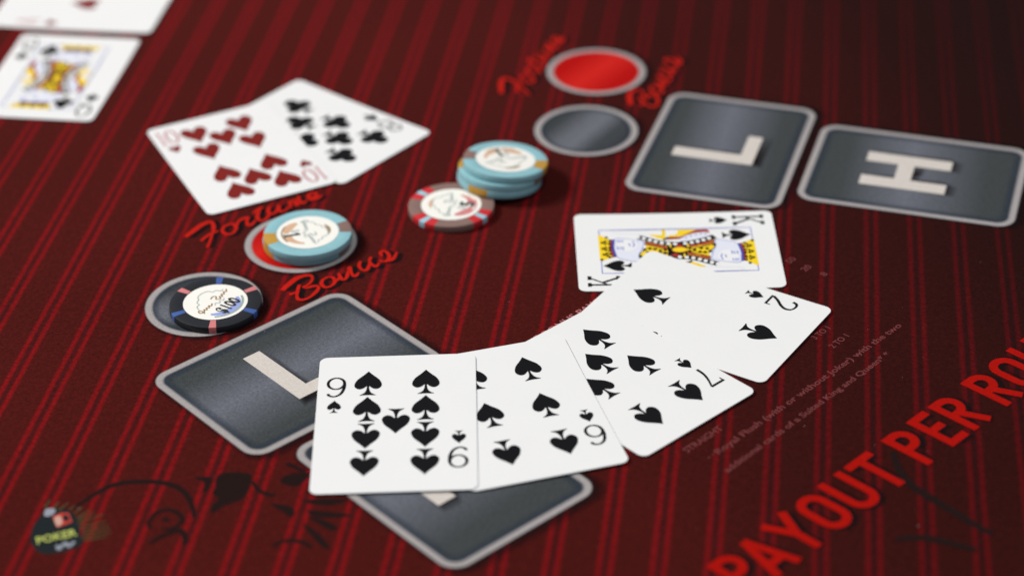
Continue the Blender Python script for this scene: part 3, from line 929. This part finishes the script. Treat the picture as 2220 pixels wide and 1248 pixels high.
def glyph(ch, mat, z=ZP):
    """index numeral centred on 0,0: about 7.6 wide and 13.6 high"""
    s = Sheet()

    def modul(pts, thin, thick, ph=0.0):
        out = []
        for i in range(len(pts)):
            a, b = pts[max(i - 1, 0)], pts[min(i + 1, len(pts) - 1)]
            d = math.atan2(b[1] - a[1], b[0] - a[0])
            out.append(thin + (thick - thin) * abs(math.sin(d + ph)) ** 1.3)
        return out
    if ch in '96':
        k = 1 if ch == '9' else -1
        loop = [(k * x, k * y) for x, y in ellarc(0, 2.5, 3.3, 3.75, -30, 330, 30)]
        tail = [(k * x, k * y) for x, y in crom([(3.3, 2.9), (3.25, -0.5), (2.0, -4.4), (-0.3, -6.15), (-2.3, -5.7), (-3.25, -4.2)], 6, False)]
        s.ribbon(loop, modul(loop, 0.8, 1.25), z, mat, ramp=0.004)
        w = modul(tail, 0.85, 1.3)
        w[-1] = 0.8
        s.ribbon(tail, w, z + 0.006, mat, ramp=0.004)
    elif ch == '7':
        s.ribbon([(-3.4, 5.9), (3.5, 5.9)], 1.25, z, mat)
        s.ribbon([(-3.35, 6.5), (-3.35, 3.6)], [0.9, 0.45], z + 0.006, mat)
        p = crom([(3.4, 5.9), (1.2, 2.2), (-0.5, -2.2), (-0.9, -6.5)], 6, False)
        s.ribbon(p, [0.75 + 0.6 * i / len(p) for i in range(len(p))], z + 0.012, mat)
    elif ch == '2':
        p = crom([(-3.2, 3.6), (-2.3, 5.7), (0.0, 6.3), (2.4, 5.4), (3.0, 3.0), (1.6, 0.3), (-1.2, -2.6), (-3.3, -5.6)], 6, False)
        s.ribbon(p, modul(p, 0.9, 1.35, 0.5), z, mat)
        s.ribbon([(-3.7, -6.1), (3.4, -6.1)], 1.1, z + 0.006, mat)
        s.ribbon([(3.2, -6.6), (3.3, -3.9)], [0.9, 0.45], z + 0.012, mat)
    elif ch == '8':
        for i, (cy, rx, ry) in enumerate(((3.25, 2.8, 3.0), (-3.0, 3.3, 3.3))):
            p = ellarc(0, cy, rx, ry, 0, 360, 28)
            s.ribbon(p, modul(p, 0.8, 1.2), z + 0.006 * i, mat, ramp=0.004)
    elif ch == '10':
        s.ribbon([(-3.4, 6.4), (-3.4, -6.5)], 0.9, z, mat)
        s.ribbon([(-4.6, 4.9), (-3.4, 6.2)], 0.6, z + 0.004, mat)
        s.ribbon([(-4.7, -6.3), (-2.1, -6.3)], 0.6, z + 0.006, mat)
        p = ellarc(1.9, 0, 2.5, 6.1, 0, 360, 30)
        s.ribbon(p, modul(p, 0.7, 1.1), z + 0.012, mat, ramp=0.004)
    elif ch == 'K':
        s.ribbon([(-2.5, 6.0), (-2.5, -6.0)], 1.15, z, mat)
        s.ribbon([(2.9, 6.0), (-2.1, -1.2)], 0.9, z + 0.006, mat)
        s.ribbon([(-0.7, 0.6), (2.9, -6.0)], 1.25, z + 0.012, mat)
        for i, (x, y) in enumerate(((-2.5, 6.2), (-2.5, -6.2), (2.9, 6.2), (3.0, -6.2))):
            s.ribbon([(x - 1.45, y), (x + 1.45, y)], 1.7, z + 0.018 + 0.002 * i, mat)
    elif ch == 'Q':
        p = ellarc(0, 0.4, 3.2, 5.9, 0, 360, 30)
        s.ribbon(p, modul(p, 0.6, 1.2), z, mat, ramp=0.004)
        s.ribbon([(-0.2, -3.2), (1.6, -5.2), (3.8, -6.6)], 1.1, z + 0.008, mat)
    elif ch == 'A':
        s.ribbon([(-3.0, -6.0), (0, 6.2)], 0.7, z, mat)
        s.ribbon([(0, 6.2), (3.0, -6.0)], 1.1, z + 0.006, mat)
        s.ribbon([(-1.8, -1.6), (1.8, -1.6)], 0.6, z + 0.012, mat)
    return s


RANKS = {
    '9': [(-11.6, 26.1, 1), (11.6, 26.1, 1), (-11.6, 8.9, 1), (11.6, 8.9, 1), (-11.6, -8.7, -1), (11.6, -8.7, -1), (-11.6, -26.1, -1), (11.6, -26.1, -1), (0, 0.5, -1)],
    '6': [(-11.6, 26.4, 1), (11.3, 26.4, 1), (-11.6, 0.8, 1), (11.3, 0.8, 1), (-11.6, -24.9, -1), (11.5, -24.9, -1)],
    '7': [(-11.8, 25.8, 1), (10.8, 26.0, 1), (-12, -0.9, -1), (11.4, -0.5, -1), (-11.6, -26.6, -1), (11.4, -26.2, -1), (-0.2, -13.4, -1)],
    '2': [(0, 26.2, 1), (-0.6, -26.5, -1)],
    '10': [(-11.6, 29.4, 1), (11.6, 29.4, 1), (-11.6, 11.4, 1), (11.6, 11.4, 1), (0, 20.8, 1), (-11.6, -11.4, -1), (11.6, -11.4, -1), (-11.6, -29.4, -1), (11.6, -29.4, -1), (0, -20.8, -1)],
    '8': [(-11.2, 25.3, 1), (11.2, 25.3, 1), (-11.2, 0.6, 1), (11.2, 0.6, 1), (0, 12.6, 1), (0, -12.4, -1), (-11.2, -25.0, -1), (11.2, -25.0, -1)],
    'A': [(0, 0, 1)],
}
INDEX_Y = {'K': (33.4, 20.2), '10': (33.0, 20.8), 'Q': (33.4, 20.2)}
PIP_SCALE = {'heart': 1.12, 'spade': 1.0, 'club': 1.04}


def court_picture(suit):
    K = {k: [tuple(p) for p in v] for k, v in DATA['K'].items()}
    s = Sheet()
    for side in (1, -1):
        R = lambda pts: [(side * x, side * y) for x, y in pts]
        z = ZP + (0.0 if side == 1 else 0.0015)
        pg = lambda n, dz, m, sm=0: s.poly(R(K[n]), z + dz, m, smooth=sm)
        rb = lambda n, w, dz, m, sub=4: s.ribbon(R(K[n]), w, z + dz, m, sub=sub, ramp=0.002)
        pg('hair', 0.0, 'k_lilac', 3)
        pg('beard', 0.004, 'k_blue') if False else None
        pg('face', 0.004, 'k_white')
        pg('navy', 0.008, 'k_navy')
        pg('redband', 0.008, 'k_red')
        pg('crown', 0.004, 'k_yellow')
        for i, (x, y) in enumerate(R(K['fleurs'])):
            for dx, dy, r in ((-1.0, 0, 0.85), (1.0, 0, 0.85), (0, 1.3, 0.95), (0, -1.4, 0.5)):
                s.disc(x + dx, y + side * dy, r, r * 0.9, z + 0.010 + 0.0003 * (dx + dy * 2), 'pip_black', 8)
        for x, y in R(K['dots']):
            s.disc(x, y, 0.95, 0.75, z + 0.012, 'pip_black', 8)
        for i in range(8):
            rb('mark%d' % i, 0.55, 0.012, 'k_blue', 2)
        pg('cloth', 0.002, 'k_yellow')
        pg('sleeve', 0.004, 'k_red')
        pg('lens', 0.006, 'k_lilac')
        for x, y in R(K['lensdots']):
            s.disc(x, y, 0.45, 0.5, z + 0.009, 'k_navy', 6)
        pg('hilt', 0.006, 'k_yellow')
        pg('hand', 0.009, 'k_white')
        pg('body', 0.0085, 'k_yellow')
        pg('core', 0.0125, 'pip_black')
        pg('orange1', 0.010, 'k_orange')
        pg('orange2', 0.010, 'k_orange')
        rb('stripe1', 1.5, 0.014, 'k_red')
        rb('stripe2', 1.5, 0.014, 'k_red')
        for n in ('orange1', 'orange2'):
            s.ribbon(R(K[n]), 0.35, z + 0.017, 'pip_black', closed=True, ramp=0.0)
        pg('flower', 0.018, 'k_yellow')
        s.ribbon(R(K['flower']), 0.4, z + 0.020, 'pip_black', closed=True, ramp=0.0)
        for x, y in R(K['blobs']):
            s.disc(x, y, 1.05, 0.95, z + 0.022, 'pip_black', 8)
        rb('sash1', 3.6, 0.024, 'pip_black')
        rb('sash2', 3.4, 0.024, 'pip_black')
        for n in ('sash1', 'sash2'):
            pts = crom(R(K[n]), 12, False)
            acc, last, beads = 0.0, pts[0], 0
            for p in pts:
                acc += math.hypot(p[0] - last[0], p[1] - last[1])
                last = p
                if acc > 2.75:
                    acc = 0
                    s.disc(p[0], p[1], 1.25, 0.98, z + 0.029, 'k_white', 10)
        rb('gap', 1.1, 0.024, 'pip_black')
        for i in (0, 1):
            pg('sq%d' % i, 0.026, 'pip_black')
            pg('bar%d' % i, 0.028, 'k_yellow')
        pg('dia1', 0.031, 'k_red')
        s.ribbon(R(K['blade']), 0.34, z + 0.006, 'k_lilac', sub=4, closed=True, ramp=0.0)
        s.ribbon(R(K['hair']), 0.3, z + 0.016, 'k_blue', sub=3, closed=True, ramp=0.0)
    s.poly(K['mid'], ZP + 0.036, 'k_yellow')
    s.ribbon(K['mid'], 0.4, ZP + 0.039, 'k_orange', closed=True, ramp=0.0)
    s.ribbon([(-17.8, -33.8), (17.8, -33.8), (17.8, 33.8), (-17.8, 33.8)], 0.42, ZP + 0.002, 'k_blue', closed=True, ramp=0.0)
    return s


INDEX_MESH = {}


def make_card(rank, suit, x, y, rot, z, label, slope=(0.0, 0.0)):
    o = put('playing_card', CARD, None, (x, y, z), rot)
    q = Vector((0, 0, 1)).rotation_difference(Vector((-slope[0], -slope[1], 1)))
    o.rotation_euler = (q.to_matrix() @ Matrix.Rotation(rot, 3, 'Z')).to_euler()
    tag(o, label, 'playing card', 'playing cards on the felt')
    mat = 'pip_red' if suit == 'heart' else 'pip_black'

    def stick(name, me, px, py, up, dz=0.0):
        c = put(name, me, o, (px, py, bend(py, BEND) + dz))
        c.rotation_euler = (Matrix.Rotation(math.atan(2 * BEND * py / (CH / 2) ** 2), 3, 'X') @ Matrix.Rotation(0 if up == 1 else math.pi, 3, 'Z')).to_euler()
        return c
    for px, py, up in RANKS.get(rank, ()):
        stick(suit + '_pip', pip_mesh(suit, PIP_SCALE[suit]), px, py, up)
    iy, sy = INDEX_Y.get(rank, (24.0, 11.1))
    if (rank, suit) not in INDEX_MESH:
        INDEX_MESH[(rank, suit)] = glyph(rank, 'red_thin' if suit == 'heart' else 'pip_black').mesh('index_numeral')
    for k in (1, -1):
        stick('index_numeral', INDEX_MESH[(rank, suit)], -k * 24.4, k * iy, k)
        stick(suit + '_pip', pip_mesh(suit, 0.5), -k * 24.7, k * sy, k)
    if rank in 'KQ':
        pic = court_picture(suit)
        pic.v = [(vx, vy, vz + bend(vy, BEND)) for vx, vy, vz in pic.v]
        pic.build('court_picture', o)
        for k in (1, -1):
            stick(suit + '_pip', pip_mesh(suit, 0.77), -k * 11.8, k * 26.9, k, 0.05)
    return o


make_card('K', 'spade', 72.92, 833.37, -1.567, 0.02, 'king of spades with yellow crowned court picture, lying sideways under the two')
make_card('2', 'spade', 80.31, 781.94, -2.157, 0.32, 'two of spades lying over the near edge of the king of spades', (-0.00002, 0.00454))
make_card('7', 'spade', 43.52, 737.92, -2.417, 0.44, 'seven of spades fanned between the six and the two of spades', (0.00087, 0.00586))
make_card('6', 'spade', 1.68, 715.61, 0.264, 0.62, 'six of spades partly under the nine of spades in the near fan', (0.0027, 0.00745))
make_card('9', 'spade', -46.52, 709.63, 0.014, 0.78, 'nine of spades on top at the near left end of the fan', (0.00541, 0.00816))
make_card('8', 'club', -91.42, 948.36, -2.269, 0.02, 'eight of clubs half under the ten of hearts')
make_card('10', 'heart', -127.39, 923.92, 0.45, 0.34, 'ten of hearts with red pips, the only red suited card', (0.00365, 0.00432))
qx, qy = -190.3, 1049.1
qa = math.radians(81.8 + 180)   # long axis of the queen, its top towards the viewer
ud = (math.cos(math.radians(81.8)), math.sin(math.radians(81.8)))
ld = (-ud[1], ud[0])
make_card('Q', 'club', qx - ud[0] * CH / 2 + ld[0] * CW / 2, qy - ud[1] * CH / 2 + ld[1] * CW / 2, math.radians(81.8 - 90 + 180), 0.02,
          'queen of clubs with court picture at the far left edge')
make_card('A', 'heart', -186.5 + ld[0] * CH / 2 + ud[0] * CW / 2, 1056.4 + ld[1] * CH / 2 + ud[1] * CW / 2, math.radians(81.8 - 90 - 90), 0.02,
          'white card lying sideways just beyond the queen of clubs')


# ------------------------------------------------------------------ chips
CR, CHH, IR = 19.5, 3.3, 13.65


def lathe(profile, n, mat, a0=0.0, a1=360.0, name='chip_body'):
    full = abs(a1 - a0) >= 359.9
    bm = bmesh.new()
    m = n if full else n + 1
    cols = []
    for i in range(m):
        a = math.radians(a0 + (a1 - a0) * i / n)
        cols.append([bm.verts.new((r * math.cos(a) * MM, r * math.sin(a) * MM, z * MM)) for r, z in profile])
    for i in range(n if full else n):
        c0, c1 = cols[i], cols[(i + 1) % m]
        for j in range(len(profile) - 1):
            bm.faces.new((c0[j], c1[j], c1[j + 1], c0[j + 1]))
    if full:
        bm.faces.new([c[0] for c in cols][::-1])
        bm.faces.new([c[-1] for c in cols])
    me = bpy.data.meshes.new(name)
    bm.to_mesh(me)
    bm.free()
    me.materials.append(M[mat])
    for p in me.polygons:
        p.use_smooth = True
    try:
        me.set_sharp_from_angle(angle=math.radians(35))
    except Exception:
        pass
    return me


BODY = {}
SPOT = {}
PROF = [(CR - 0.45, 0.0), (CR - 0.12, 0.12), (CR, 0.42), (CR, CHH - 0.42), (CR - 0.12, CHH - 0.12), (CR - 0.45, CHH), (IR + 0.35, CHH), (IR + 0.1, CHH - 0.10)]


def spot_mesh(mat, half):
    if (mat, half) not in SPOT:
        e = 0.035
        prof = [(CR - 0.45, -0.0), (CR - 0.12 + e, 0.12), (CR + e, 0.42), (CR + e, CHH - 0.42), (CR - 0.12 + e, CHH - 0.12 + e), (CR - 0.45, CHH + e), (IR + 0.4, CHH + e)]
        SPOT[(mat, half)] = lathe(prof, max(3, int(half / 2)), mat, -half, half, 'edge_spot')
    return SPOT[(mat, half)]


def inlay_print(kind):
    """label print in the inlay's own frame, +y towards its top"""
    s = Sheet()
    z = CHH + 0.045
    val, vm, arc_m, top_m, scr = {'black': ('$100', 'i_dark', 'i_blue', 'i_grey', 'i_brown'), 'teal': ('$1', 'i_dark', 'i_tan', 'i_brown', 'i_grey'),
                                  'brown': ('$5', 'i_dark', 'i_rose', 'i_tan', 'i_grey')}[kind]
    if kind == 'black':
        s.text(val, 5.9, z + 0.012, vm, -5.4, -9.0, 11.8, bold=0.04)
        s.ribbon(ellarc(0, 0, 9.6, 9.6, 205, 325, 26), [1.2 + 2.4 * math.sin(math.pi * i / 26) for i in range(27)], z, arc_m)
        s.ribbon(ellarc(0, 0, 11.6, 11.6, 215, 325, 26), 1.0, z + 0.004, 'i_grey')
    else:
        s.text('$', 3.4, z + 0.014, 'i_line', -3.6, -6.6, 2.2, bold=0.02)
        if kind == 'teal':
            s.ribbon([(0.6, -3.4), (0.6, -10.4)], 1.5, z + 0.014, vm)
            s.ribbon([(-0.8, -5.2), (0.5, -3.7)], 0.9, z + 0.020, vm)
            s.ribbon([(-0.9, -10.4), (2.1, -10.4)], 0.7, z + 0.026, vm)
        else:
            s.text('5', 6.4, z + 0.014, vm, -1.0, -10.2, 4.2, bold=0.05)
        s.ribbon(ellarc(0, -0.2, 9.2, 9.2, 198, 262, 18), [0.6 + 3.4 * math.sin(math.pi * (i + 2) / 22) for i in range(19)], z, arc_m)
        s.ribbon(ellarc(0, -0.2, 9.2, 9.2, 278, 342, 18), [4.0 - 3.0 * i / 18 for i in range(19)], z, arc_m)
        s.ribbon(ellarc(0, -0.2, 11.2, 11.2, 228, 300, 18), 0.7, z + 0.004, 'i_brown' if kind == 'teal' else 'i_rose')
        s.ribbon(ellarc(0, 0, 9.4, 9.4, 62, 118, 16), [0.3 + 1.6 * math.sin(math.pi * i / 16) for i in range(17)], z, top_m)
    w = 0.62
    s.ribbon([(-9.5, -1.6), (-8.6, 0.6), (-9.4, 1.8), (-10.2, 0.2), (-8.4, -0.6), (-7.2, 0.6), (-6.6, -0.6), (-5.6, 0.5), (-4.8, -0.5), (-3.8, 0.7), (-3.2, -0.4), (-1.6, 0.6)], w, z + 0.006, scr, sub=5, ramp=0.004)
    s.ribbon([(0.6, 2.9), (2.6, 3.4), (3.4, 2.2), (1.8, 0.9), (3.2, -0.4), (4.2, 1.0), (5.0, 0.0), (6.0, 1.4), (6.8, 0.4), (8.0, 1.7), (8.8, 0.8), (10.4, 2.1)], w, z + 0.012, scr, sub=5, ramp=0.004)
    s.ribbon([(-8.6, 2.0), (-7.0, 4.4), (-5.2, 4.6), (-4.4, 6.4), (-2.2, 7.2), (-0.5, 8.8), (2.6, 8.9), (5.0, 7.6), (5.6, 5.6), (7.4, 5.0), (7.9, 3.2), (9.6, 3.0)], 0.5, z + 0.018, 'i_line', sub=5, ramp=0.004)
    s.ribbon([(-2.2, -1.6), (-0.8, -0.6), (0.4, -2.2), (1.6, -1.0), (3.0, -2.2), (4.2, -1.2)], 0.45, z + 0.024, 'i_line', sub=5, ramp=0.003)
    return s.mesh('inlay_print')


INLAY = None
PRINTS = {}


def make_chip(kind, loc, up_deg, spots, label, basis=None, group=None):
    global INLAY
    mat = {'black': 'chip_black', 'teal': 'teal', 'brown': 'taupe'}[kind]
    if kind not in BODY:
        BODY[kind] = lathe(PROF, 72, mat)
        PRINTS[kind] = inlay_print(kind)
    if INLAY is None:
        s = Sheet()
        s.poly(circle(IR, 56), CHH + 0.02, 'inlay')
        INLAY = s.mesh('inlay')
    o = put('casino_chip', BODY[kind], None)
    tag(o, label, 'casino chip', group)
    T = Matrix.Translation((loc[0] * MM, loc[1] * MM, loc[2] * MM))
    o.matrix_world = T @ (basis if basis else Matrix.Identity(4))
    i_ = put('inlay', INLAY, o)
    put('inlay_print', PRINTS[kind], i_, (0, 0, 0), math.radians(up_deg - 90))
    for m, a, half in spots:
        put('edge_spot', spot_mesh(m, half), o, (0, 0, 0), math.radians(a))
    return o


make_chip('black', (-125.7, 794.5, 0.0), 149, [('chip_pink', -88, 4.6), ('chip_pink', 148, 4.6), ('chip_pink', 33, 4.6), ('chip_blue', 90, 4.6), ('chip_blue', -151, 4.6), ('chip_blue', -25, 4.6)],
          'black hundred dollar chip with pink and blue edge spots on the grey circle')
make_chip('teal', (-90.4, 846.0, 0.0), 40, [('gold', -150, 15), ('taupe', -26, 15)], 'lower light blue chip of the pair on the red circle', group='light blue one dollar chips')
make_chip('teal', (-89.7, 844.2, CHH + 0.06), 15, [('gold', -164, 15), ('taupe', 14, 15)], 'upper light blue chip of the pair on the red circle, mustard spot at left', group='light blue one dollar chips')
make_chip('brown', (-26.8, 871.5, 0.0), 171, [(m, a + d, h) for a in (142, -132, -38) for m, d, h in (('chip_pale', 0, 4.6), ('chip_red', 12.4, 7.4), ('chip_red', -12.4, 7.4))],
          'taupe five dollar chip with red and pale blue spots, leaning under the light blue stack')
# the three light blue chips lean on the taupe one: near left edge lifted, far right edge on the felt
bx, by = -5.0, 894.2
d = Vector((bx + 26.8, by - 871.5, 0)).normalized()
slope = math.atan2(CHH + 0.05, 31.6)
axis = Vector((0, 0, 1)).cross(d)
B = Matrix.Rotation(slope, 4, axis)
zc = CR * math.sin(slope) + 0.04
nrm = B.to_3x3() @ Vector((0, 0, 1))
pos = Vector((bx, by, zc))
make_chip('teal', pos, 200, [('gold', -122, 15), ('taupe', 58, 15)], 'bottom light blue chip of the leaning stack, mustard spot over the taupe chip', B, 'light blue one dollar chips')
pos2 = pos + nrm * (CHH + 0.06) + Vector((0.3, 0.2, 0))
make_chip('teal', pos2, 120, [('gold', 172, 15), ('taupe', -22, 15)], 'middle light blue chip of the leaning stack', B, 'light blue one dollar chips')
pos3 = pos + nrm * 2 * (CHH + 0.06) + Vector((2.4, 1.6, 0))
make_chip('teal', pos3, -70, [('taupe', 170, 15), ('gold', -14, 15)], 'top light blue chip of the leaning stack of three', B, 'light blue one dollar chips')
